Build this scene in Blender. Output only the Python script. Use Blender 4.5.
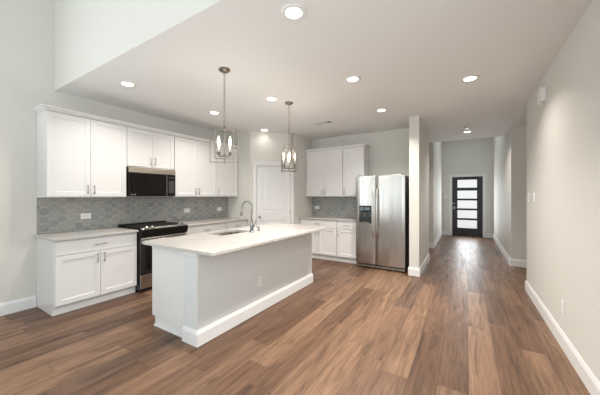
import bpy, bmesh, math, random
from mathutils import Vector, Matrix
PI = math.pi
random.seed(4)
S = bpy.context.scene
C = S.collection
for o in list(bpy.data.objects): bpy.data.objects.remove(o)

# ------------------------------------------------------------------ camera, world, daylight, exposure
cam = bpy.data.cameras.new('camera'); cam_o = bpy.data.objects.new('camera', cam); C.objects.link(cam_o)
cam.sensor_width = 36; cam.sensor_fit = 'HORIZONTAL'; cam.lens = 270.2/600*36; cam.shift_y = -2/600
cam.clip_start = .05
cam_o.location = (0, 0, 1.41); cam_o.rotation_euler = (PI/2, 0, math.radians(31.6))
S.camera = cam_o
S.view_settings.view_transform = 'Standard'; S.view_settings.look = 'None'
S.view_settings.exposure = 0.2; S.view_settings.gamma = 1; S.view_settings.use_curve_mapping = False
wd = bpy.data.worlds.new('world'); S.world = wd; wd.use_nodes = True
wd.node_tree.nodes['Background'].inputs[0].default_value = (.80, .90, 1, 1)
wd.node_tree.nodes['Background'].inputs[1].default_value = 1.0

def area(name, loc, rot, sx, sy, power, color, spread=PI):
    l = bpy.data.lights.new(name, 'AREA'); l.shape = 'RECTANGLE'; l.size = sx; l.size_y = sy
    l.energy = power; l.color = color; l.spread = spread
    o = bpy.data.objects.new(name, l); C.objects.link(o); o.location = loc; o.rotation_euler = rot
    return o
# daylight through the three great-room windows behind the camera, and from added side windows
DAY = (.885, .965, .98)
XRW = .778
for wx in (-3.5, -1.75, 0.0):
    area('window_daylight', (wx-.15, -4.35, 1.75), (PI/2+.45, 0, 0), 1.25, 2.3, 18, DAY)
area('added_side_window_light', (XRW-.14, -.2, 1.6), (PI/2+.06, 0, PI/2), 2.3, 1.9, 42, DAY)  # added out of view to light the island side and cabinet fronts
area('added_side_window_light', (-4.5, -1.3, 1.75), (PI/2+.6, 0, -PI/2), 2.4, 2.2, 78, DAY)  # added out of view to light the right wall
area('foyer_fill_light', (0, 9.4, 3.5), (0, 0, 0), .9, 1.6, 5, (.86, .96, 1))  # added overhead fill for the foyer
area('door_daylight', (.02, 10.9, 1.15), (-PI/2, 0, 0), .57, 1.7, 20, (.93, .97, 1))
area('nook_light', (2.1, 6.12, 1.5), (PI/2, 0, PI/2), 1.1, 1.8, 2, (1, .96, .92))  # soft area light in front of the nook's closed side wall
area('side_hall_light', (-1.95, 7.3, 1.5), (PI/2, 0, -PI/2), .6, 1.8, .7, (1, .96, .92))

# ------------------------------------------------------------------ mesh helpers
class MB:
    def __init__(self): self.bm = bmesh.new(); self.smooth = []
    def box(self, x0, y0, z0, x1, y1, z1, mi=0):
        vs = [self.bm.verts.new(p) for p in ((x0,y0,z0),(x1,y0,z0),(x1,y1,z0),(x0,y1,z0),(x0,y0,z1),(x1,y0,z1),(x1,y1,z1),(x0,y1,z1))]
        for q in ((3,2,1,0),(4,5,6,7),(0,1,5,4),(1,2,6,5),(2,3,7,6),(3,0,4,7)):
            f = self.bm.faces.new([vs[i] for i in q]); f.material_index = mi
        return self
    def prism(self, poly, z0, z1, mi=0, axis='z'):
        def P(a, b, h):
            return {'z': (a,b,h), 'x': (h,a,b), 'y': (a,h,b)}[axis]
        lo = [self.bm.verts.new(P(a,b,z0)) for a,b in poly]; hi = [self.bm.verts.new(P(a,b,z1)) for a,b in poly]
        n = len(poly)
        fs = [self.bm.faces.new(lo[::-1]), self.bm.faces.new(hi)]
        for i in range(n): fs.append(self.bm.faces.new([lo[i], lo[(i+1)%n], hi[(i+1)%n], hi[i]]))
        for f in fs: f.material_index = mi
        return self
    def lathe(self, prof, c=(0,0,0), n=24, mi=0, axis='z', smooth=True):
        rings = []
        for r, h in prof:
            ring = []
            for k in range(n):
                a = 2*PI*k/n; u, v = r*math.cos(a), r*math.sin(a)
                p = {'z': (u,v,h), 'y': (u,h,v), 'x': (h,u,v)}[axis]
                ring.append(self.bm.verts.new((p[0]+c[0], p[1]+c[1], p[2]+c[2])))
            rings.append(ring)
        for a, b in zip(rings, rings[1:]):
            for k in range(n):
                f = self.bm.faces.new([a[k], a[(k+1)%n], b[(k+1)%n], b[k]]); f.smooth = smooth; f.material_index = mi
        for ring in (rings[0], rings[-1]):
            f = self.bm.faces.new(ring); f.material_index = mi
        return self
    def tube(self, pts, r, n=10, mi=0, closed=False):
        pts = [Vector(p) for p in pts]; m = len(pts); rings = []
        t0 = (pts[1]-pts[0]).normalized()
        up = Vector((0,0,1)) if abs(t0.z) < .9 else Vector((1,0,0))
        nrm = t0.cross(up).normalized()
        for i, p in enumerate(pts):
            if closed: t = (pts[(i+1)%m]-pts[i-1]).normalized()
            else: t = (pts[min(i+1,m-1)]-pts[max(i-1,0)]).normalized()
            nrm = (nrm - t*nrm.dot(t)).normalized(); b = t.cross(nrm)
            rr = r[i] if isinstance(r, (list,tuple)) else r
            rings.append([self.bm.verts.new(p + nrm*rr*math.cos(2*PI*k/n) + b*rr*math.sin(2*PI*k/n)) for k in range(n)])
        seq = list(zip(rings, rings[1:])) + ([(rings[-1], rings[0])] if closed else [])
        for a, b in seq:
            for k in range(n):
                f = self.bm.faces.new([a[k], a[(k+1)%n], b[(k+1)%n], b[k]]); f.smooth = True; f.material_index = mi
        if not closed:
            for ring in (rings[0], rings[-1]): self.bm.faces.new(ring).material_index = mi
        return self
    def panel(self, x0, x1, z0, z1, yf, t, stile=.058, rec=.009, slope=.004, mi=0):
        """a shaker front facing -y: front face at yf, flat recessed centre"""
        yb = yf + t
        def R(a, y): return [self.bm.verts.new(p) for p in ((x0+a,y,z0+a),(x1-a,y,z0+a),(x1-a,y,z1-a),(x0+a,y,z1-a))]
        rs = [R(0,yb), R(0,yf), R(stile,yf), R(stile+slope,yf+rec)]
        for a, b in zip(rs, rs[1:]):
            for k in range(4): self.bm.faces.new([a[k], a[(k+1)%4], b[(k+1)%4], b[k]]).material_index = mi
        self.bm.faces.new(rs[0][::-1]); self.bm.faces.new(rs[-1])
        return self
    def sweep(self, prof, path_of):
        """closed profile of (offset, height) swept along path_of(offset) -> list of xy"""
        rings = [[self.bm.verts.new((x,y,h)) for x,y in path_of(o)] for o,h in prof]
        n = len(rings); m = len(rings[0])
        for i in range(n):
            a, b = rings[i], rings[(i+1)%n]
            for k in range(m-1): self.bm.faces.new([a[k], a[k+1], b[k+1], b[k]])
        self.bm.faces.new([r[0] for r in rings]); self.bm.faces.new([r[-1] for r in rings][::-1])
        return self
    def build(self, name, mats, parent=None, bevel=0, loc=None, rotz=0, seg=2):
        bmesh.ops.recalc_face_normals(self.bm, faces=self.bm.faces[:])
        me = bpy.data.meshes.new(name); self.bm.to_mesh(me); self.bm.free()
        for m in (mats if isinstance(mats, (list,tuple)) else [mats]): me.materials.append(m)
        o = bpy.data.objects.new(name, me); C.objects.link(o)
        if parent is not None: o.parent = parent
        if loc is not None: o.location = loc; o.rotation_euler = (0,0,rotz)
        if bevel:
            b = o.modifiers.new('bevel', 'BEVEL'); b.width = bevel; b.segments = seg; b.limit_method = 'ANGLE'; b.angle_limit = math.radians(50)
        return o
def thing(name, label, cat, loc=(0,0,0), rotz=0, group=None, kind=None):
    o = bpy.data.objects.new(name, None); C.objects.link(o); o.location = loc; o.rotation_euler = (0,0,rotz)
    o.empty_display_size = .1
    if kind: o['kind'] = kind
    else: tag(o, label, cat, group)
    return o
def tag(o, label, cat, group=None):
    o['label'] = label; o['category'] = cat
    if group: o['group'] = group
    return o
def struct(o): o['kind'] = 'structure'; return o
def copy_tree(o, parent=None):
    c = o.copy(); C.objects.link(c)
    if parent is not None: c.parent = parent
    for ch in list(o.children): copy_tree(ch, c)
    return c

# ------------------------------------------------------------------ materials
def mat(name, color, rough=.5, metal=0, spec=.5, emit=None, estr=0, coat=0):
    m = bpy.data.materials.new(name); m.use_nodes = True; b = m.node_tree.nodes['Principled BSDF']
    b.inputs['Base Color'].default_value = (*color, 1); b.inputs['Roughness'].default_value = rough
    b.inputs['Metallic'].default_value = metal; b.inputs['Specular IOR Level'].default_value = spec
    b.inputs['Coat Weight'].default_value = coat
    if emit: b.inputs['Emission Color'].default_value = (*emit, 1); b.inputs['Emission Strength'].default_value = estr
    return m
class NT:
    def __init__(self, m): self.t = m.node_tree; self.b = self.t.nodes['Principled BSDF']
    def n(self, typ, **kw):
        x = self.t.nodes.new(typ)
        for k, v in kw.items(): setattr(x, k, v)
        return x
    def l(self, a, b): self.t.links.new(a, b)
    def math(self, op, a, b=None, c=None):
        x = self.n('ShaderNodeMath', operation=op)
        for i, v in enumerate((a, b, c)):
            if v is None: continue
            if isinstance(v, (int, float)): x.inputs[i].default_value = v
            else: self.l(v, x.inputs[i])
        return x.outputs[0]
    def ramp(self, fac, stops, interp='LINEAR'):
        x = self.n('ShaderNodeValToRGB'); x.color_ramp.interpolation = interp
        e = x.color_ramp.elements
        while len(e) < len(stops): e.new(.5)
        for el, (p, c) in zip(e, stops): el.position = p; el.color = (*c, 1)
        self.l(fac, x.inputs[0]); return x.outputs[0]
    def mix(self, fac, a, b, blend='MIX'):
        x = self.n('ShaderNodeMix', data_type='RGBA', blend_type=blend)
        for s, v in ((x.inputs[0], fac), (x.inputs[6], a), (x.inputs[7], b)):
            if isinstance(v, (int, float)): s.default_value = v
            elif isinstance(v, tuple): s.default_value = (*v, 1)
            else: self.l(v, s)
        return x.outputs[2]
def paint(name, color, rough=.6, bump=.02):
    """wall paint with a faint roller texture"""
    m = mat(name, color, rough); t = NT(m)
    tc = t.n('ShaderNodeTexCoord'); no = t.n('ShaderNodeTexNoise'); no.inputs['Scale'].default_value = 180; no.inputs['Detail'].default_value = 2
    t.l(tc.outputs['Object'], no.inputs['Vector'])
    bp = t.n('ShaderNodeBump'); bp.inputs['Strength'].default_value = bump; bp.inputs['Distance'].default_value = .002
    t.l(no.outputs[0], bp.inputs['Height']); t.l(bp.outputs[0], t.b.inputs['Normal'])
    return m
M_WALL = paint('wall_paint', (.71, .695, .65), .65)
M_CEIL = paint('ceiling_paint', (.86, .865, .86), .8)
M_TRIM = paint('trim_paint', (.82, .82, .82), .35, .005)
M_CAB = paint('cabinet_paint', (.80, .79, .785), .35, .005)
M_KNEE = paint('island_wall_paint', (.69, .705, .705), .6)
M_NICKEL = mat('brushed_nickel', (.36, .335, .30), .3, 1)
M_LAMP = mat('antique_nickel', (.22, .19, .155), .38, 1)
M_PLAIN = mat('satin_stainless', (.48, .44, .39), .36, 1)
M_BAR = mat('polished_bar', (.72, .71, .69), .24, 1)
M_SINK = mat('brushed_sink_steel', (.20, .185, .165), .38, 1)
M_CHROME = mat('chrome', (.32, .32, .325), .14, 1)
M_BLACK = mat('black_enamel', (.012, .012, .013), .25)
M_DARK = mat('dark_grey_metal', (.045, .047, .05), .45)
M_GLASSBLK = mat('black_glass', (.008, .006, .005), .08, 0, .22)
M_COOK = mat('ceramic_glass', (.010, .008, .007), .42, 0, .06)
M_WHITE = mat('white_plastic', (.84, .84, .83), .35)
M_SLOT = mat('outlet_slot', (.18, .18, .18), .5)
M_SOCKET = mat('socket_face', (.80, .80, .79), .4)
M_LENS = mat('lamp_lens', (1, 1, 1), .4, emit=(1, .96, .9), estr=9)
M_BULB = mat('bulb_glass', (1, 1, 1), .3, emit=(1, .80, .50), estr=2.6)
M_CANDLE = mat('candle_sleeve', (.78, .75, .70), .5)
M_ENTRY = mat('charcoal_door_paint', (.030, .032, .038), .4)
M_PANE = mat('frosted_pane', (.7, .72, .74), .25, emit=(.95, .98, .98), estr=.5)  # daylight behind the panes is put in as emission
M_SATIN = mat('satin_steel', (.36, .345, .32), .34, 1)

def steel():
    m = mat('stainless_steel', (.47, .45, .425), .24, 1); t = NT(m)
    tc = t.n('ShaderNodeTexCoord'); mp = t.n('ShaderNodeMapping'); mp.inputs['Scale'].default_value = (8, 8, .12)
    t.l(tc.outputs['Object'], mp.inputs[0])
    no = t.n('ShaderNodeTexNoise'); no.inputs['Scale'].default_value = 1; no.inputs['Detail'].default_value = 1
    t.l(mp.outputs[0], no.inputs['Vector'])
    bp = t.n('ShaderNodeBump'); bp.inputs['Strength'].default_value = .7; bp.inputs['Distance'].default_value = .012
    t.l(no.outputs[0], bp.inputs['Height']); t.l(bp.outputs[0], t.b.inputs['Normal'])
    return m
M_STEEL = steel()

def quartz():
    m = mat('quartz', (.76, .735, .70), .16); t = NT(m)
    tc = t.n('ShaderNodeTexCoord'); no = t.n('ShaderNodeTexNoise'); no.inputs['Scale'].default_value = 26; no.inputs['Detail'].default_value = 5
    t.l(tc.outputs['Object'], no.inputs['Vector'])
    t.l(t.ramp(no.outputs[0], [(.35, (.53, .505, .47)), (.65, (.59, .565, .535))]), t.b.inputs['Base Color'])
    return m
M_QUARTZ = quartz()

def tile():
    m = mat('hexagon_tile', (.3, .3, .3), .32); t = NT(m)
    g = t.n('ShaderNodeNewGeometry'); r = g.outputs['Random Per Island']
    tc = t.n('ShaderNodeTexCoord'); no = t.n('ShaderNodeTexNoise'); no.inputs['Scale'].default_value = 34; no.inputs['Detail'].default_value = 4
    t.l(tc.outputs['Object'], no.inputs['Vector'])
    c = t.ramp(r, [(0, (.21, .235, .25)), (.2, (.30, .31, .30)), (.4, (.36, .345, .31)), (.6, (.25, .27, .28)), (.8, (.385, .365, .33)), (1, (.29, .30, .30))])
    t.l(t.mix(.35, c, t.ramp(no.outputs[0], [(.3, (.22, .235, .24)), (.7, (.50, .49, .46))])), t.b.inputs['Base Color'])
    return m
M_TILE = tile(); M_GROUT = mat('grout', (.60, .59, .55), .85)

def planks():
    m = mat('plank_floor', (.3, .16, .09), .38, 0, .3); t = NT(m)
    W, L = .2, 1.25
    tc = t.n('ShaderNodeTexCoord'); sp = t.n('ShaderNodeSeparateXYZ'); t.l(tc.outputs['Object'], sp.inputs[0])
    x, y = sp.outputs[0], sp.outputs[1]
    xr = t.math('DIVIDE', t.math('SUBTRACT', x, .016), W); row = t.math('FLOOR', xr); fx = t.math('SUBTRACT', xr, row)
    wn = t.n('ShaderNodeTexWhiteNoise', noise_dimensions='1D'); t.l(row, wn.inputs['W'])
    yr = t.math('ADD', t.math('DIVIDE', y, L), t.math('MULTIPLY', wn.outputs['Value'], 7.3)); col = t.math('FLOOR', yr); fy = t.math('SUBTRACT', yr, col)
    cb = t.n('ShaderNodeCombineXYZ'); t.l(row, cb.inputs[0]); t.l(col, cb.inputs[1])
    w2 = t.n('ShaderNodeTexWhiteNoise', noise_dimensions='3D'); t.l(cb.outputs[0], w2.inputs['Vector']); rnd = w2.outputs['Value']
    base = t.ramp(rnd, [(0, (.125, .068, .042)), (.3, (.180, .101, .061)), (.55, (.220, .127, .077)), (.8, (.268, .159, .097)), (1, (.150, .088, .059))])
    # grain drawn out along the board
    gv = t.n('ShaderNodeCombineXYZ')
    t.l(t.math('ADD', t.math('MULTIPLY', x, 15), t.math('MULTIPLY', rnd, 91)), gv.inputs[0])
    t.l(t.math('ADD', t.math('MULTIPLY', y, 1.25), t.math('MULTIPLY', rnd, 37)), gv.inputs[1])
    no = t.n('ShaderNodeTexNoise'); no.inputs['Scale'].default_value = 1; no.inputs['Detail'].default_value = 6; no.inputs['Roughness'].default_value = .62; no.inputs['Distortion'].default_value = .9
    t.l(gv.outputs[0], no.inputs['Vector'])
    g1 = t.ramp(no.outputs[0], [(.30, (.42, .40, .40)), (.46, (.86, .85, .85)), (.60, (1.05, 1.05, 1.05)), (.78, (1.25, 1.25, 1.25))])
    c = t.mix(1.0, base, g1, 'MULTIPLY')
    def streak(sx, sy, det, k):
        v = t.n('ShaderNodeCombineXYZ'); t.l(t.math('ADD', t.math('MULTIPLY', x, sx), t.math('MULTIPLY', rnd, 53*k)), v.inputs[0]); t.l(t.math('ADD', t.math('MULTIPLY', y, sy), t.math('MULTIPLY', rnd, 29*k)), v.inputs[1])
        q = t.n('ShaderNodeTexNoise'); q.inputs['Scale'].default_value = 1; q.inputs['Detail'].default_value = det; q.inputs['Roughness'].default_value = .65; q.inputs['Distortion'].default_value = .5
        t.l(v.outputs[0], q.inputs['Vector']); return q.outputs[0]
    c = t.mix(1.0, c, t.ramp(streak(48, 2.2, 5, 1), [(.32, (.64, .62, .61)), (.45, (.90, .90, .90)), (.60, (1.06, 1.06, 1.06)), (.75, (1.22, 1.22, 1.22))]), 'MULTIPLY')
    c = t.mix(.8, c, t.ramp(streak(170, 7, 3, 2), [(.3, (.70, .69, .68)), (.7, (1.20, 1.20, 1.20))]), 'MULTIPLY')
    kn = t.n('ShaderNodeTexVoronoi'); kn.inputs['Scale'].default_value = 1; kv = t.n('ShaderNodeCombineXYZ'); t.l(t.math('MULTIPLY', x, 5.5), kv.inputs[0]); t.l(t.math('MULTIPLY', y, 1.7), kv.inputs[1]); t.l(kv.outputs[0], kn.inputs['Vector'])
    c = t.mix(1.0, c, t.ramp(kn.outputs['Distance'], [(0, (.35, .32, .30)), (.05, (.62, .60, .58)), (.14, (1, 1, 1))]), 'MULTIPLY')
    ex = t.math('MINIMUM', fx, t.math('SUBTRACT', 1, fx)); ey = t.math('MINIMUM', fy, t.math('SUBTRACT', 1, fy))
    seam = t.math('MAXIMUM', t.math('LESS_THAN', ex, .010), t.math('LESS_THAN', ey, .0018))
    c = t.mix(t.math('MULTIPLY', seam, .65), c, (.06, .035, .022))
    t.l(c, t.b.inputs['Base Color'])
    t.l(t.ramp(no.outputs[0], [(.3, (.46,)*3), (.7, (.33,)*3)]), t.b.inputs['Roughness'])
    bp = t.n('ShaderNodeBump'); bp.inputs['Strength'].default_value = .12; bp.inputs['Distance'].default_value = .003
    t.l(no.outputs[0], bp.inputs['Height']); t.l(bp.outputs[0], t.b.inputs['Normal'])
    return m
M_FLOOR = planks()

# ------------------------------------------------------------------ room shell
XL, XR, YB, ZC, ZG = -4.65, .766, 5.9, 2.80, 4.4
struct(MB().box(-4.75, -4.6, -.1, 2.35, 11.1, 0).build('floor', M_FLOOR))
b = MB(); b.prism([(1.345, ZC), (7.86, ZC), (7.86, ZC+.12), (1.446, ZC+.12), (1.446, ZC+.001), (1.345, ZC+.001)], XL, 2.35, 0, 'x'); struct(b.build('ceiling', M_CEIL))
struct(MB().box(XL-.1, -4.6, ZG, XR+.12, 1.45, ZG+.1).build('ceiling_great_room', M_CEIL))
struct(MB().box(-2.1, 7.86, 3.6, XR+.12, 11.05, 3.7).build('ceiling_foyer', M_CEIL))
def wall_with_added_window(name, x0, x1, ya, yb, y0, y1, z0=.6, z1=2.9):  # unseen side windows, added as openings for the extra side light
    b = MB(); b.box(x0, ya, 0, x1, y0, ZG).box(x0, y1, 0, x1, yb, ZG).box(x0, y0, 0, x1, y1, z0).box(x0, y0, z1, x1, y1, ZG)
    struct(b.build(name, M_WALL))
    b = MB(); u, v = x0+.02, x1-.02; m = (y0+y1)/2
    for a, c in ((y0, y0+.05), (m-.03, m+.03), (y1-.05, y1)): b.box(u, a, z0, v, c, z1)
    for a, c in ((y0+.05, m-.03), (m+.03, y1-.05)): b.box(u, a, z0, v, c, z0+.05).box(u, a, z1-.05, v, c, z1)
    return struct(b.build('window_4' if x0 < 0 else 'window_5', M_TRIM))
wall_with_added_window('wall_left', XL-.1, XL, -4.6, YB+.1, -2.5, -.1)
struct(MB().box(XL, 1.345, ZC+.001, XR, 1.445, ZG).build('wall_great_room_drop', M_WALL))
struct(MB().box(XL, YB, 0, -.86, YB+.1, ZC).build('wall_back', M_WALL))
wall_with_added_window('wall_right', XR, XR+.12, -4.6, 5.20, -1.4, 1.0)
# rear wall of the great room with three window openings
b = MB(); ops = [(-4.28, -3.02), (-2.53, -1.27), (-.78, .48)]; e = XL
for a, c in ops:
    b.box(e, -4.6, 0, a, -4.5, ZG); b.box(a, -4.6, 0, c, -4.5, .6); b.box(a, -4.6, 2.9, c, -4.5, ZG); e = c
b.box(e, -4.6, 0, XR, -4.5, ZG); struct(b.build('wall_rear', M_WALL))
for k, (a, c) in enumerate(ops):
    b = MB(); z0, z1 = .6, 2.9
    b.box(a, -4.58, z0, a+.05, -4.52, z1).box(c-.05, -4.58, z0, c, -4.52, z1).box(a+.05, -4.58, z0, c-.05, -4.52, z0+.05).box(a+.05, -4.58, z1-.05, c-.05, -4.52, z1).box(a+.05, -4.57, 1.72, c-.05, -4.53, 1.77)
    struct(b.build('window_%d' % (k+1), M_TRIM))
# side opening on the right and the nook beyond it
struct(MB().box(XR, 6.82, 0, 2.25, 6.94, ZC).build('wall_nook', M_WALL))
struct(MB().box(2.25, 5.08, 0, 2.35, 6.94, ZC).build('wall_nook_side', M_WALL))
struct(MB().box(XR+.12, 5.08, 0, 2.25, 5.20, ZC).build('wall_nook_front', M_WALL))
struct(MB().box(XR, 6.94, 0, XR+.12, 11.05, 3.6).build('wall_hall_right', M_WALL))
struct(MB().box(-.86, 5.09, 0, -.70, 6.55, ZC).build('wall_hall_left', M_WALL))
struct(MB().box(-2.0, 6.45, 0, -.86, 6.55, ZC).build('wall_side_hall', M_WALL))
struct(MB().box(-2.1, 6.45, 0, -2.0, 8.1, ZC).build('wall_side_hall_end', M_WALL))
b = MB(); b.prism([(-2.1, 8.0), (-.745, 8.0), (-.745, 10.95), (-.86, 10.95), (-.86, 8.1), (-2.1, 8.1)], 0, 3.6); struct(b.build('wall_foyer_left', M_WALL))
b = MB(); b.box(-2.1, 7.86, ZC+.12, XR, 7.96, 3.6); struct(b.build('wall_foyer_header', M_WALL))
DX0, DX1, DZ = -.435, .485, 2.07
b = MB(); b.box(-.86, 10.95, 0, DX0, 11.05, 3.6).box(DX1, 10.95, 0, XR, 11.05, 3.6).box(DX0, 10.95, DZ, DX1, 11.05, 3.6); struct(b.build('wall_foyer', M_WALL))
# corner pantry
struct(MB().prism([(XL, 4.40), (-3.965, 4.40), (-4.035, 4.47), (XL, 4.47)], 0, ZC).build('wall_pantry_left', M_WALL))
struct(MB().prism([(-3.265, 5.10), (-3.265, YB), (-3.365, YB), (-3.365, 5.14), (-3.335, 5.03)], 0, ZC).build('wall_pantry_right', M_WALL))
DL = math.hypot(.70, .70)
d1 = thing('wall_pantry_diagonal', '', '', (-3.965, 4.40, 0), PI/4, kind='structure')
b = MB(); b.box(0, 0, 0, .13, .1, ZC).box(.884, 0, 0, DL, .1, ZC).box(.13, 0, 2.065, .884, .1, ZC); b.build('wall_panel', M_WALL, d1)

# baseboards: run along a poly-line, room side to the left-hand normal given
def baseboard(name, p, q, nx, ny, h=.145, t=.016):
    dx, dy = q[0]-p[0], q[1]-p[1]; L = math.hypot(dx, dy)
    prof = [(0,0), (t,0), (t,h-.03), (t*.55,h-.008), (t*.4,h), (0,h)]
    b = MB(); rings = []
    for o, z in prof: rings.append([b.bm.verts.new((p[0]+nx*o, p[1]+ny*o, z)), b.bm.verts.new((q[0]+nx*o, q[1]+ny*o, z))])
    n = len(rings)
    for i in range(n):
        a, c = rings[i], rings[(i+1)%n]; b.bm.faces.new([a[0], a[1], c[1], c[0]])
    b.bm.faces.new([r[0] for r in rings]); b.bm.faces.new([r[1] for r in rings])
    return struct(b.build(name, M_TRIM))
T = .016
baseboard('baseboard_left', (XL, -4.5), (XL, 1.165), 1, 0)
baseboard('baseboard_right', (XR, -4.5), (XR, 5.20+T), -1, 0)
baseboard('baseboard_nook', (XR-T, 6.82), (2.25, 6.82), 0, -1)
baseboard('baseboard_hall_right', (XR, 6.82), (XR, 10.95), -1, 0)
baseboard('baseboard_hall_end', (-.86-T, 5.09), (-.70+T, 5.09), 0, -1)
baseboard('baseboard_hall_left', (-.70, 5.09), (-.70, 6.55), 1, 0)
baseboard('baseboard_side_hall', (-2.0, 8.0), (-.745+T, 8.0), 0, -1)
baseboard('baseboard_foyer_left', (-.745, 8.0), (-.745, 10.95), 1, 0)
baseboard('baseboard_foyer', (-.745+T, 10.95), (DX0-.075, 10.95), 0, -1)
baseboard('baseboard_foyer_right', (DX1+.075, 10.95), (XR-T, 10.95), 0, -1)

# ------------------------------------------------------------------ doors of the setting
def casing(mb, x0, x1, z1, w=.075, t=.018):
    mb.box(x0-w, -t, 0, x0, 0, z1).box(x1, -t, 0, x1+w, 0, z1).box(x0-w, -t, z1, x1+w, 0, z1+w)
    mb.box(x0-w-.006, -t-.008, z1+w-.014, x1+w+.006, 0, z1+w+.006)
    return mb
pd = thing('door_1', '', '', (-3.965, 4.40, 0), PI/4, kind='structure')
b = casing(MB(), .13, .884, 2.065, .07); b.box(.13, 0, 0, .136, .1, 2.06).box(.878, 0, 0, .884, .1, 2.06).box(.13, 0, 2.059, .884, .1, 2.065)
b.build('casing', M_TRIM, pd, .003)
def panel_door(x0, x1, z0, z1, yf, t, panels):
    b = MB(); b.box(x0, yf+.010, z0, x1, yf+t, z1)
    px0, px1 = panels[0][0], panels[0][1]
    b.box(x0, yf, z0, px0, yf+.0101, z1).box(px1, yf, z0, x1, yf+.0101, z1)
    zs = [z0] + [z for p in panels for z in p[2:]] + [z1]
    for a, c in zip(zs[::2], zs[1::2]): b.box(px0, yf, a, px1, yf+.0101, c)
    for _, _, a, c in panels: b.panel(px0+.022, px1-.022, a+.022, c-.022, yf+.004, .007, .018, -.003, .012)
    return b
pl = panel_door(.139, .875, .008, 2.056, .012, .035, [(.262, .752, .22, .86), (.262, .752, 1.06, 1.94)]).build('door_leaf', M_TRIM, pd, .003)
b = MB(); b.lathe([(.026,0), (.026,-.008), (.012,-.012), (.010,-.03), (.022,-.04), (.027,-.052), (.022,-.064), (.006,-.068)], (.205, .012, .95), 20, axis='y'); b.build('door_knob', M_SATIN, pl)
for z in (.25, 1.05, 1.85):
    MB().box(.871, .004, z-.045, .881, .014, z+.045).build('hinge', M_SATIN, pl)

ed = thing('door_2', '', '', (0, 10.95, 0), 0, kind='structure')
b = casing(MB(), DX0, DX1, DZ); b.box(DX0, 0, 0, DX0+.012, .1, DZ).box(DX1-.012, 0, 0, DX1, .1, DZ).box(DX0, 0, DZ-.012, DX1, .1, DZ)
b.build('casing', M_TRIM, ed, .003)
LX0, LX1 = -.262, .312; lites = [(.285, .56), (.625, .90), (.965, 1.24), (1.305, 1.58), (1.68, 1.955)]
x0, x1 = DX0+.014, DX1-.014
b = MB(); b.box(x0, .015, .012, LX0, .06, 2.055).box(LX1, .015, .012, x1, .06, 2.055)
zs = [.012] + [z for p in lites for z in p] + [2.055]
for a, c in zip(zs[::2], zs[1::2]): b.box(LX0, .015, a, LX1, .06, c)
el = b.build('door_leaf', M_ENTRY, ed, .003)
for a, c in lites:
    f = MB(); f.box(LX0, .028, a, LX1, .045, c); f.build('pane', M_PANE, el)
b = MB(); b.box(DX0, -.01, 0, DX1, .1, .012); b.build('threshold', M_DARK, ed)
b = MB(); b.box(-.395, .006, .93, -.335, .015, 1.03).lathe([(.024,.006), (.024,-.006), (.010,-.012), (.010,-.045)], (-.365, 0, .98), 16, axis='y').box(-.37, -.05, .972, -.26, -.038, .988)
b.build('door_lever', M_SATIN, el)
b = MB(); b.lathe([(.031,.015), (.031,-.004), (.02,-.012)], (-.365, 0, 1.13), 18, axis='y'); b.build('deadbolt', M_SATIN, el)

# ------------------------------------------------------------------ cabinets
def pull(parent, x, z, yf, vert=True, L=.125):
    b = MB(); r = .0048; off = .03
    if vert:
        b.tube([(x, yf-off, z-L/2), (x, yf-off, z+L/2)], r, 8)
        for s in (-1, 1): b.tube([(x, yf, z+s*L*.36), (x, yf-off, z+s*L*.36)], r*.9, 8)
    else:
        b.tube([(x-L/2, yf-off, z), (x+L/2, yf-off, z)], r, 8)
        for s in (-1, 1): b.tube([(x+s*L*.36, yf, z), (x+s*L*.36, yf-off, z)], r*.9, 8)
    return b.build('handle', M_NICKEL, parent)
G = .0022
def base_cabinet(label, loc, rot, w, doors, handles, fill=0, D=.60, group=None, drawer=True):
    t = thing('base_cabinet', label, 'cabinet', loc, rot, group)
    b = MB(); b.box(0, -D+.021, .105, w, -.002, .883); b.build('body', M_CAB, t, .0015)
    b = MB(); b.box(.0, -D+.068, 0, w, -.002, .105); b.box(0, -D+.06, 0, w, -D+.068, .09); b.build('toe_kick', M_CAB, t, .002)
    yf = -D
    n = len(doors)-1
    if drawer:
        d = MB().panel(doors[0]+G, doors[-1]-G, .705, .866, yf, .02, .0375, .0, .002).build('drawer', M_CAB, t, .0015)
        pull(d, (doors[0]+doors[-1])/2, .787, yf, False, .14)
    zt = .696 if drawer else .866
    for i in range(n):
        d = MB().panel(doors[i]+G, doors[i+1]-G, .118, zt, yf, .02).build('door', M_CAB, t, .0015)
        if handles:
            x = doors[i+1]-.038 if handles[i] == 'r' else doors[i]+.038
            pull(d, x, zt-.085, yf)
    return t
def wall_cabinet(label, loc, rot, w, doors, handles, z0, z1=2.448, D=.33, hz=.105):
    t = thing('wall_cabinet', label, 'cabinet', loc, rot)
    MB().box(0, -D+.021, z0, w, -.002, z1).build('body', M_CAB, t, .0015)
    for i in range(len(doors)-1):
        d = MB().panel(doors[i]+G, doors[i+1]-G, z0+.012, z1-.012, -D, .02).build('door', M_CAB, t, .0015)
        x = doors[i+1]-.038 if handles[i] == 'r' else doors[i]+.038
        pull(d, x, z0+hz, -D)
    return t
R90 = PI/2
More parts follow.
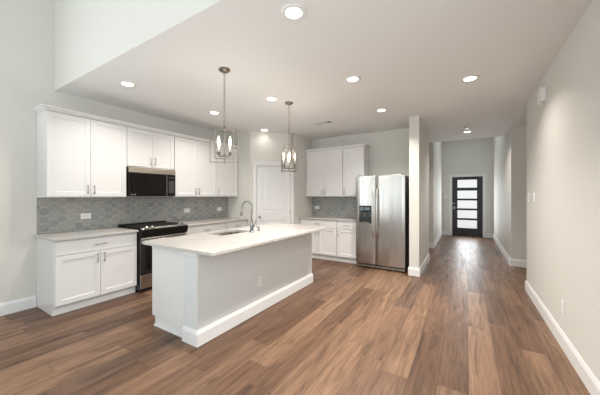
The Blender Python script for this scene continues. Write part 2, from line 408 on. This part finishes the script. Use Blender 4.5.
# left wall run
base_cabinet('white two-door base cabinet with one drawer, left of the range beside the bare wall', (XL, 1.17, 0), R90, .928, [.008, .464, .920], 'rl')
base_cabinet('white two-door base cabinet with one drawer, just right of the range behind the island', (XL, 2.862, 0), R90, .92, [.008, .46, .912], 'rl')
base_cabinet('white single-door base cabinet tucked against the pantry wall behind the island faucet', (XL, 3.786, 0), R90, .61, [.008, .602], 'l')
wall_cabinet('white two-door wall cabinet at the left end of the run, left of the microwave', (XL, 1.17, 0), R90, .914, [.008, .457, .908], 'rl', 1.385)
wall_cabinet('short white two-door wall cabinet directly above the black microwave', (XL, 2.087, 0), R90, .766, [.004, .383, .762], 'rl', 1.85)
wall_cabinet('white two-door wall cabinet just right of the microwave', (XL, 2.856, 0), R90, .924, [.006, .464, .920], 'rl', 1.385)
wall_cabinet('narrow white wall cabinet at the right end of the long run, behind the nearer chandelier', (XL, 3.783, 0), R90, .608, [.006, .602], 'l', 1.385)
def crown(label, loc, rot, x0, x1, D, end0, end1):
    prof = [(-.03,2.449), (.006,2.449), (.010,2.456), (.040,2.482), (.046,2.485), (.046,2.498), (-.03,2.498)]
    def path(o):
        p = [(x0-o, -.003), (x0-o, -D-o)] if end0 else [(x0, -D-o)]
        return p + ([(x1+o, -D-o), (x1+o, -.003)] if end1 else [(x1, -D-o)])
    return tag(MB().sweep(prof, path).build('crown_moulding', M_CAB, None, 0, loc, rot), label, 'moulding')
crown('white crown moulding along the top of the long wall cabinet run with the microwave', (XL, 1.17, 0), R90, 0, 3.228, .33, True, False)
# back wall run
BX = -3.263
base_cabinet('white two-door base cabinet with one drawer on the back wall, left of the narrower one', (BX, YB, 0), 0, .915, [.012, .462, .911], 'rl')
base_cabinet('narrow white base cabinet with one door and one drawer, next to the refrigerator', (BX+.917, YB, 0), 0, .463, [.006, .457], 'l')
wall_cabinet('white two-door wall cabinet on the back wall beside the pantry corner', (BX, YB, 0), 0, .938, [.012, .477, .934], 'rl', 1.385)
wall_cabinet('narrow white single-door wall cabinet on the back wall, beside the refrigerator top', (BX+.941, YB, 0), 0, .482, [.006, .476], 'l', 1.385)
crown('white crown moulding along the top of the shorter back wall cabinets', (BX, YB, 0), 0, 0.003, 1.423, .33, False, True)

# ------------------------------------------------------------------ worktops
def rounded(x0, y0, x1, y1, r, n=6, corners=(1,1,1,1)):
    pts = []
    for (cx, cy, a0, on) in ((x0, y0, PI, corners[0]), (x1, y0, 1.5*PI, corners[1]), (x1, y1, 0, corners[2]), (x0, y1, PI/2, corners[3])):
        if not on: pts.append((cx, cy)); continue
        sx = 1 if cx == x0 else -1; sy = 1 if cy == y0 else -1
        for k in range(n+1):
            a = a0 + PI/2*k/n; pts.append((cx+sx*r+r*math.cos(a), cy+sy*r+r*math.sin(a)))
    return pts
ZT = .914
tag(MB().box(XL+.001, 1.145, .884, -4.018, 2.099, ZT).build('countertop', M_QUARTZ, None, .004), 'pale quartz countertop on the cabinet left of the range', 'countertop')
tag(MB().box(XL+.001, 2.862, .884, -4.018, 4.398, ZT).build('countertop', M_QUARTZ, None, .004), 'pale quartz countertop between the range and the pantry wall', 'countertop')
tag(MB().box(BX, 5.27, .884, -1.878, YB-.001, ZT).build('countertop', M_QUARTZ, None, .004), 'pale quartz countertop on the back wall cabinets left of the refrigerator', 'countertop')

# hexagon tile splash
def clip(poly, x0, x1, z0, z1):
    for ax, lim, sg in ((0,x0,1), (0,x1,-1), (1,z0,1), (1,z1,-1)):
        out = []
        for i in range(len(poly)):
            a, c = poly[i-1], poly[i]; da, dc = (a[ax]-lim)*sg, (c[ax]-lim)*sg
            if (da >= 0) != (dc >= 0):
                f = da/(da-dc); out.append((a[0]+f*(c[0]-a[0]), a[1]+f*(c[1]-a[1])))
            if dc >= 0: out.append(c)
        poly = out
        if len(poly) < 3: return None
    return poly
def splash(label, loc, rot, w, z0, z1):
    b = MB(); b.box(0, -.004, z0, w, -.0005, z1)
    F = .106; R = F/math.sqrt(3); g = R - .0034
    for i in range(int(w/(1.5*R))+2):
        for j in range(-1, int((z1-z0)/F)+2):
            cx, cz = i*1.5*R - .02, z0 + j*F + (F/2 if i % 2 else 0) + .02
            p = clip([(cx+g*math.cos(k*PI/3), cz+g*math.sin(k*PI/3)) for k in range(6)], .001, w-.001, z0+.001, z1-.001)
            if not p: continue
            ar = abs(sum(p[k-1][0]*p[k][1]-p[k][0]*p[k-1][1] for k in range(len(p))))/2
            if ar < 2e-4: continue
            b.prism(p, -.008, -.0035, 1, 'y')
    return tag(b.build('backsplash', [M_GROUT, M_TILE], None, 0, loc, rot), label, 'backsplash')
splash('grey-blue hexagon tile backsplash on the long wall behind the range', (XL, 1.17, 0), R90, 3.228, .915, 1.384)
splash('grey-blue hexagon tile backsplash on the back wall left of the refrigerator', (BX+.001, YB, 0), 0, 1.384, .915, 1.384)

# ------------------------------------------------------------------ outlets, switches
def outlet(label, loc, rot, horizontal=False, kind='outlet'):
    t = thing('wall_outlet' if kind == 'outlet' else 'light_switch', label, kind, loc, rot)
    w, h = (.062, .039) if horizontal else (.039, .062)
    MB().box(-w, -.006, -h, w, 0, h).build('cover_plate', M_WHITE, t, .002)
    if kind == 'outlet':
        for s in (-1, 1):
            c = (s*.02, 0) if horizontal else (0, s*.02)
            f = MB().box(c[0]-.0155, -.0075, c[1]-.0145, c[0]+.0155, -.0055, c[1]+.0145).build('socket', M_SOCKET, t, .0008)
            k = MB()
            for q in (-1, 1):
                if horizontal: k.box(c[0]-.004, -.0082, c[1]+q*.006-.001, c[0]+.004, -.0074, c[1]+q*.006+.001)
                else: k.box(c[0]+q*.006-.001, -.0082, c[1]-.004, c[0]+q*.006+.001, -.0074, c[1]+.004)
            k.build('slots', M_SLOT, f)
    else:
        MB().box(-.0165, -.010, -.033, .0165, -.0055, .033).build('rocker', M_SOCKET, t, .0015)
    return t
outlet('white sideways outlet on the hexagon tile left of the range', (XL+.008, 1.688, 1.116), R90, True)
outlet('white sideways outlet on the hexagon tile just right of the range', (XL+.008, 3.335, 1.117), R90, True)
outlet('white sideways outlet on the hexagon tile near the pantry wall', (XL+.008, 4.145, 1.113), R90, True)
outlet('white sideways outlet on the short tile backsplash left of the refrigerator', (-3.135, YB-.008, 1.114), 0, True)
outlet('white upright outlet on the grey side of the island', (-2.138, 2.54, .372), R90)
outlet('white upright outlet low on the right-hand wall near the baseboard', (XR, 3.41, .375), -R90)
outlet('white upright outlet low on the hallway wall past the refrigerator', (-.70, 6.35, .33), R90)
outlet('white wall switch on the right-hand wall, nearer the corner of the hallway opening', (XR, 5.0, 1.385), -R90, False, 'light switch')
outlet('white wall switch on the right-hand wall, further from the opening corner', (XR, 4.66, 1.385), -R90, False, 'light switch')
outlet('white wall switch beside the charcoal entry door', (-.62, 10.95, 1.36), 0, False, 'light switch')
t = thing('door_chime', 'white boxed door chime high on the right-hand wall', 'door chime', (XR, 4.11, 2.555), -R90)
MB().box(-.085, -.05, -.075, .085, 0, .075).build('cover', M_WHITE, t, .008)
b = MB()
for k in range(5): b.box(-.05, -.0512, -.05+k*.012, .05, -.049, -.046+k*.012)
b.build('sound_slots', M_SOCKET, t)

# ------------------------------------------------------------------ island
isl = thing('kitchen_island', 'large kitchen island with white cabinet end and grey painted seating side', 'island', (-2.5, 1.64, 0))
ox, oy = 2.5, -1.64     # local = world + (ox, oy)
def L(x, y): return x+ox, y+oy
I0, I1 = 1.675, 3.85
b = MB(); (ax, ay), (cx, cy) = L(-2.935, I0), L(-2.335, I1); b.box(ax, ay, .105, cx, cy, .66)
(s0, t0), (s1, t1) = L(-2.93, 2.335), L(-2.545, 2.90); b.box(ax, ay, .66, cx, t0, .883).box(ax, t1, .66, cx, cy, .883).box(s1, t0, .66, cx, t1, .883)
(ax, ay), (cx, cy) = L(-2.885, I0+.004), L(-2.335, I1-.004); b.box(ax, ay, 0, cx, cy, .105); b.build('cabinet_body', M_CAB, isl, .002)
(ax, ay), (cx, cy) = L(-2.335, 1.648), L(-2.138, 3.845)
MB().box(ax, ay, 0, cx, cy, .883).build('knee_wall', M_KNEE, isl, .003)
# end trim block under the worktop
MB().box(ax-.012, ay-.012, .835, cx+.006, ay+.03, .883).build('trim_cap', M_TRIM, isl, .003)
prof = [(0,0), (T,0), (T,.115), (T*.55,.137), (T*.4,.145), (-.002,.145), (-.002,0)]
b = MB(); b.sweep(prof, lambda o: [(ax-o, ay+.034), (ax-o, ay-o), (cx+o, ay-o), (cx+o, cy+o), (ax, cy+o)]); b.build('baseboard', M_TRIM, isl)
b = MB(); b.box(L(-2.885,0)[0], L(0,I0-.012)[1], 0, ax-.001, L(0,I0)[1], .022); b.build('shoe_moulding', M_TRIM, isl, .003)
yy = [I0+.01, 2.2, 2.62, 3.04, 3.84]
for a, c in zip(yy, yy[1:]):
    d = MB().panel(a+G, c-G, .118, .866, 0, .02); 
    for v in d.bm.verts: v.co = Vector((L(-2.955,0)[0]+v.co.y, v.co.x+oy, v.co.z))
    d.build('door', M_CAB, isl, .0015)
# worktop with the sink cut-out
SX0, SX1, SY0, SY1 = -2.915, -2.56, 2.35, 2.885
CX0, CX1, CY0, CY1 = -2.985, -1.865, 1.588, 3.93
b = MB(); o_ = rounded(CX0, CY0, CX1, CY1, .028); i_ = rounded(SX0, SY0, SX1, SY1, .03)
vz = {}
for z in (.884, ZT):
    vz[z] = ([b.bm.verts.new((x,y,z)) for x,y in o_], [b.bm.verts.new((x,y,z)) for x,y in i_])
n = len(o_)
for z, (oo, ii) in vz.items():
    for k in range(n): b.bm.faces.new([oo[k], oo[(k+1)%n], ii[(k+1)%n], ii[k]])
for q in (0, 1):
    for k in range(n): b.bm.faces.new([vz[.884][q][k], vz[.884][q][(k+1)%n], vz[ZT][q][(k+1)%n], vz[ZT][q][k]])
tag(b.build('countertop', M_QUARTZ, None, .003), 'long pale quartz countertop on the island with the sink cut into it', 'countertop')
sk = thing('kitchen_sink', 'stainless double-bowl sink set into the island countertop', 'sink', (SX0, SY0, .70))
def bowl(y0, y1):
    x0, x1 = .012, SX1-SX0-.012; b = MB(); rings = []
    for ins, z in ((-.02, .1838), (0, .1838), (.004, .17), (.012, .02), (.03, .004), (.10, .0)):
        rings.append([b.bm.verts.new((x,y,z)) for x,y in rounded(x0+ins, y0+ins*.8, x1-ins, y1-ins*.8, .035)])
    for a, c in zip(rings, rings[1:]):
        m = len(a)
        for k in range(m):
            f = b.bm.faces.new([a[k], a[(k+1)%m], c[(k+1)%m], c[k]]); f.smooth = True
    b.bm.faces.new(rings[-1])
    return b
h_ = (SY1-SY0)
for y0, y1 in ((.012, h_/2-.016), (h_/2+.016, h_-.012)):
    bo = bowl(y0, y1).build('bowl', M_SINK, sk)
    MB().lathe([(.04,.0005), (.04,.004), (.03,.005), (.028,.002)], ((SX1-SX0)/2, (y0+y1)/2, 0), 18).build('drain', M_CHROME, bo)
fc = thing('kitchen_faucet', 'chrome gooseneck pull-down faucet standing behind the island sink', 'faucet', (-2.475, 2.775, ZT))
b = MB(); b.lathe([(.032,0), (.032,.008), (.024,.014), (.022,.11), (.018,.13), (.015,.15)], (0,0,0), 20); b.build('base', M_CHROME, fc)
arc = [(0,0,.14), (0,0,.31)] + [(-.085+.085*math.cos(a), 0, .33+.085*math.sin(a)) for a in [PI*k/14 for k in range(0, 14)]] + [(-.172, 0, .325), (-.178, 0, .30)]
MB().tube(arc, .0115, 12).build('spout', M_CHROME, fc)
MB().tube([(-.178,0,.305), (-.182,0,.285), (-.190,0,.225), (-.192,0,.215)], [.013, .016, .018, .014], 12).build('spray_head', M_CHROME, fc)
b = MB(); b.tube([(0,0,.075), (0,.045,.078)], .013, 12); b.tube([(0,.045,.078), (.004,.06,.10), (.012,.075,.165)], [.008,.007,.006], 10); b.build('lever', M_CHROME, fc)
b = MB(); b.lathe([(.018,0), (.018,.006), (.012,.012), (.012,.05), (.016,.055), (.016,.062), (.01,.066)], (0,0,0), 16)
b.tube([(0,0,.058), (-.03,0,.060), (-.05,0,.055)], .005, 8)
tag(b.build('soap_dispenser', M_CHROME, None, 0, (-2.475, 2.92, ZT)), 'small chrome soap pump beside the island faucet', 'soap dispenser')

# ------------------------------------------------------------------ range
rg = thing('range', 'stainless and black slide-in range between the left base cabinets', 'range', (XL, 2.104, 0), R90)
w = .752
MB().box(0.004, -.64, .03, w-.004, -.012, .905).build('body', M_BLACK, rg, .003)
b = MB(); b.prism([(-.665,.90), (-.665,.933), (-.652,.943), (-.015,.943), (-.015,.90)], -.002, w+.002, 0, 'x'); ct = b.build('cooktop', M_COOK, rg, .002)
MB().box(-.003, -.085, .9425, w+.003, -.012, .962).build('rear_vent', M_BLACK, rg, .006)
for cx, cy, r in ((.2,-.2,.075), (.57,-.2,.09), (.2,-.47,.1), (.57,-.47,.075), (.385,-.33,.05)):
    e_ = MB(); ring = [(cx+r*math.cos(2*PI*k/32), cy+r*math.sin(2*PI*k/32), .9432) for k in range(32)]; e_.tube(ring, .0014, 6, 0, True); e_.build('burner_ring', M_DARK, ct)
MB().prism([(-.668,.942), (-.70,.920), (-.70,.915), (-.668,.928)], 0, w, 0, 'x').build('front_trim', M_STEEL, rg, .001)
b = MB(); b.prism([(-.64,.800), (-.688,.805), (-.706,.898), (-.700,.917), (-.64,.922)], 0, w, 0, 'x'); cp = b.build('control_panel', M_GLASSBLK, rg, .002)
for x in (.07, .155, .60, .69):
    b = MB(); b.lathe([(.024,0), (.024,.010), (.020,.014), (.018,.034), (.010,.037)], (0,0,0), 20)
    k = b.build('knob', M_SATIN, cp); k.location = (x, -.683, .930); k.rotation_euler = (math.radians(42), 0, 0)
b = MB(); b.box(.004, -.672, .265, w-.004, -.64, .795); od = b.build('oven_door', M_BLACK, rg, .004)
MB().box(.006, -.678, .715, w-.006, -.671, .793).build('door_rail', M_STEEL, od, .002)
MB().box(.07, -.6745, .33, w-.07, -.6715, .70).build('oven_window', M_GLASSBLK, od)
b = MB(); b.tube([(.03, -.725, .757), (w-.03, -.725, .757)], .012, 12)
for x in (.06, w-.06): b.tube([(x, -.672, .757), (x, -.725, .757)], .009, 10)
b.build('handle', M_STEEL, od)
MB().box(.006, -.672, .06, w-.006, -.64, .255).build('drawer', M_STEEL, rg, .004)
b = MB(); b.box(.02, -.62, 0, w-.02, -.05, .035); b.build('plinth', M_BLACK, rg)

# ------------------------------------------------------------------ microwave
mw = thing('microwave', 'black over-range microwave with a stainless top strip, hung above the range', 'microwave', (XL, 2.096, 1.398), R90)
w = .752
MB().box(.002, -.334, 0, w-.002, -.004, .445).build('body', M_BLACK, mw, .003)
MB().box(0, -.372, .362, w, -.334, .445).build('vent_strip', M_PLAIN, mw, .003)
dr = MB().box(0, -.372, .006, w*.80, -.335, .358).build('door', M_GLASSBLK, mw, .003)
b = MB(); b.box(.03, -.3744, .05, w*.80-.06, -.397, .32); b.build('window_screen', M_GLASSBLK, dr)
MB().box(w*.80-.012, -.377, .012, w*.80-.002, -.370, .352).build('door_edge', M_SATIN, dr, .002)
cpn = MB().box(w*.803, -.372, .006, w, -.335, .358).build('control_panel', M_GLASSBLK, mw, .003)
MB().box(w*.83, -.374, .295, w-.02, -.3715, .33).build('display', mat('display_glass', (.02,.03,.035), .1), cpn)
b = MB()
b.box(w*.835, -.3735, .05, w-.022, -.3715, .26)
b.build('keypad_print', mat('button_print', (.05,.05,.052), .4), cpn)
b = MB()
for i in range(2): b.box(.025+i*.045, -.3735, .016, .052+i*.045, -.3715, .036)
b.build('badge', M_SATIN, dr)

# ------------------------------------------------------------------ refrigerator
fr = thing('refrigerator', 'stainless side-by-side refrigerator with water dispenser at the end of the back cabinets', 'refrigerator', (-1.868, 5.89, 0))
w = .928; yf = -.755
MB().box(0.006, yf+.075, .03, w-.006, -.012, 1.775).build('body', M_DARK, fr, .004)
def fdoor(x0, x1, name, z0=.088, z1=1.79):
    b = MB(); n = 10; pts = [(x0, yf+.062)]
    for k in range(n+1):
        f = k/n; pts.append((x0+(x1-x0)*f, yf + .010*(2*f-1)**2 + (.008 if k in (0, n) else 0)))
    pts.append((x1, yf+.062)); b.prism(pts, z0, z1)
    for f in b.bm.faces: f.smooth = False
    return b.build(name, M_STEEL, fr, .004)
xs = .398
fz = fdoor(.002, xs-.004, 'freezer_door'); rf = fdoor(xs+.004, w-.002, 'fridge_door')
def fhandle(par, x, s):
    pts = [(x, yf-.003, .62), (x, yf-.028, .64), (x, yf-.048, .75), (x, yf-.056, .95), (x, yf-.058, 1.08), (x, yf-.056, 1.21), (x, yf-.048, 1.42), (x, yf-.028, 1.53), (x, yf-.003, 1.55)]
    MB().tube(pts, .0145, 12).build('handle', M_BAR, par)
fhandle(fz, xs-.034, -1); fhandle(rf, xs+.036, 1)
dp = MB(); dp.box(.078, yf-.006, .875, .318, yf+.02, 1.215); dp = dp.build('dispenser', M_BLACK, fz, .006)
MB().box(.088, yf-.0085, 1.09, .308, yf-.004, 1.205).build('dispenser_panel', M_GLASSBLK, dp, .002)
b = MB(); b.box(.10, yf-.0095, 1.115, .165, yf-.0075, 1.185).box(.185, yf-.0095, 1.125, .29, yf-.0075, 1.18); b.build('dispenser_display', mat('display_blue', (.08,.11,.14), .2), dp)
b = MB(); b.box(.12, yf-.022, .885, .276, yf-.005, .897); b.build('drip_tray', M_SATIN, dp, .002)
b = MB(); b.box(.165, yf-.02, .985, .228, yf-.005, 1.075); b.build('paddle', M_DARK, dp, .004)
MB().box(.004, yf+.03, .024, w-.004, yf+.075, .062).build('kick_plate', M_SATIN, fr, .004)
MB().box(.01, yf+.055, .06, w-.01, yf+.08, .088).build('base_grille', M_BLACK, fr)
for x in (.05, w-.05):
    MB().lathe([(.018,0), (.018,.02), (.010,.026)], (x, yf+.09, 0), 14).build('foot', M_BLACK, fr)
    MB().lathe([(.018,0), (.018,.02), (.010,.026)], (x, -.08, 0), 14).build('foot', M_BLACK, fr)
for x in (.035, w-.095): MB().box(x, yf+.03, 1.788, x+.06, yf+.16, 1.803).build('hinge_cover', M_DARK, fr, .003)

# ------------------------------------------------------------------ ceiling lights
WARM = (1, .935, .86)
def downlight(label, x, y, power):
    t = thing('recessed_light', label, 'ceiling light', (x, y, ZC), 0)
    b = MB(); b.lathe([(.062,-.001), (.064,-.008), (.090,-.006), (.095,-.0005), (.062,-.0005)], (0,0,0), 36); b.build('trim_ring', M_WHITE, t)
    b = MB(); b.lathe([(.0625,-.0008), (.0625,-.0055), (.05,-.0065)], (0,0,0), 32); b.build('lens', M_LENS, t)
    l = bpy.data.lights.new('recessed_lamp', 'AREA'); l.shape = 'DISK'; l.size = .12; l.energy = power; l.color = WARM; l.spread = math.radians(130)
    o = bpy.data.objects.new('recessed_lamp', l); C.objects.link(o); o.parent = t; o.location = (0, 0, -.012)
    return t
DP = 22
for label, x, y in (
    ('round recessed ceiling light nearest the top edge, in front of the island', -1.115, 1.72),
    ('round recessed ceiling light above the left end of the wall cabinets, near the ceiling step', -3.59, 1.74),
    ('round recessed ceiling light above the wall cabinets just right of the microwave', -3.595, 3.105),
    ('round recessed ceiling light between the two chandeliers', -2.38, 3.09),
    ('round recessed ceiling light in front of the pantry door', -3.645, 4.485),
    ('round recessed ceiling light in the middle of the kitchen, past the island', -1.15, 3.073),
    ('round recessed ceiling light in front of the refrigerator', -1.175, 4.44),
    ('round recessed ceiling light at the mouth of the hallway, nearest the right-hand wall', .038, 3.787),
    ('round recessed ceiling light down the hallway beside the smoke detector', .02, 6.92)):
    downlight(label, x, y, 0.5 if y > 4.46 and x < -3 else (10 if x < -3 else (11 if y > 6 else 12 if x > 0 else 10 if x < -2 else DP)))
b = MB(); b.lathe([(.066,-.0005), (.066,-.012), (.060,-.034), (.035,-.042)], (0,0,0), 28)
tag(b.build('smoke_detector', M_WHITE, None, 0, (.012, 6.42, ZC)), 'round white smoke detector on the hallway ceiling', 'smoke detector')
vt = thing('ceiling_vent', 'white slatted air vent on the ceiling near the back cabinets', 'vent', (-2.33, 4.62, ZC), 0)
b = MB(); b.box(-.19, -.09, -.008, .19, -.068, 0).box(-.19, .068, -.008, .19, .09, 0).box(-.19, -.068, -.008, -.168, .068, 0).box(.168, -.068, -.008, .19, .068, 0); b.build('frame', M_WHITE, vt, .002)
b = MB()
for k in range(9): b.prism([(-.062+k*.0145, -.010), (-.054+k*.0145, -.001), (-.052+k*.0145, -.002), (-.060+k*.0145, -.011)], -.168, .10, 0, 'x')
b.build('louvers', M_WHITE, vt)
MB().box(-.168, -.068, -.0012, .168, .068, -.0004).build('duct_opening', M_SLOT, vt)

# chandeliers: open interlocking rectangular brackets with four candle lamps on a chain
def chandelier(label, loc, rot):
    t = thing('chandelier', label, 'chandelier', loc, rot, None)     # origin at the ceiling
    b = MB(); b.lathe([(.062,0), (.062,-.012), (.05,-.022), (.012,-.026), (.008,-.045)], (0,0,0), 28); b.build('canopy', M_LAMP, t)
    b = MB(); z = -.04; k = 0
    while z > -.625:
        ring = []
        for i in range(12):
            a = 2*PI*i/12; u, v = .009*math.cos(a), .018*math.sin(a)
            ring.append((u, 0, z-.016+v) if k % 2 == 0 else (0, u, z-.016+v))
        b.tube(ring, .0024, 6, 0, True); z -= .029; k += 1
    b.build('chain', M_LAMP, t)
    b = MB(); b.lathe([(.006,-.615), (.010,-.63), (.006,-.65), (.006,-.93), (.016,-.945), (.016,-.955), (.006,-.965), (.006,-1.0), (.010,-1.012), (.004,-1.022)], (0,0,0), 14); b.build('stem', M_LAMP, t)
    r = .0042
    def bar(b, pts): 
        for p, q in zip(pts, pts[1:]):
            lo = [min(a, c)-r for a, c in zip(p, q)]; hi = [max(a, c)+r for a, c in zip(p, q)]; b.box(*lo, *hi)
    zb, zt = -1.025, -.775
    for ax in (0, 1):
        h = .150
        P = (lambda u, z: (u,0,z)) if ax == 0 else (lambda u, z: (0,u,z))
        b = MB(); bar(b, [P(-h,zt), P(-h,zb), P(h,zb), P(h,zt)]); b.build('lower_bracket', M_LAMP, t)
        q = .098; P2 = (lambda u, z: (u,.0,z)) if ax == 0 else (lambda u, z: (.0,u,z))
        b = MB(); bar(b, [P2(-q,-.985), P2(-q,-.665), P2(q,-.665), P2(q,-.985), P2(-q,-.985)]); b.build('upper_bracket', M_LAMP, t)
    for k in range(4):
        a = PI/4 + k*PI/2; x, y = .085*math.cos(a), .085*math.sin(a)
        b = MB(); b.tube([(0,0,-.95), (x*.5,y*.5,-.962), (x*.9,y*.9,-.955), (x,y,-.935)], .0045, 8); b.lathe([(.008,-.94), (.020,-.93), (.020,-.922), (.012,-.918)], (x,y,0), 14)
        arm = b.build('candle_arm', M_LAMP, t)
        MB().lathe([(.0095,-.92), (.0095,-.85)], (x,y,0), 12).build('candle_sleeve', M_CANDLE, arm)
        MB().lathe([(.007,-.85), (.012,-.835), (.0165,-.812), (.014,-.788), (.007,-.765), (.002,-.748)], (x,y,0), 14).build('bulb', M_BULB, arm)
    l = bpy.data.lights.new('chandelier_lamp', 'POINT'); l.energy = 4.5; l.color = (1, .93, .83); l.shadow_soft_size = .10
    o = bpy.data.objects.new('chandelier_lamp', l); C.objects.link(o); o.parent = t; o.location = (0, 0, -.72)
    return t
chandelier('brushed nickel open-bracket chandelier hanging nearest the camera, above the sink end of the island', (-2.27, 2.10, ZC), math.radians(47))
chandelier('brushed nickel open-bracket chandelier hanging further back, in front of the pantry door', (-2.26, 3.36, ZC), math.radians(85))
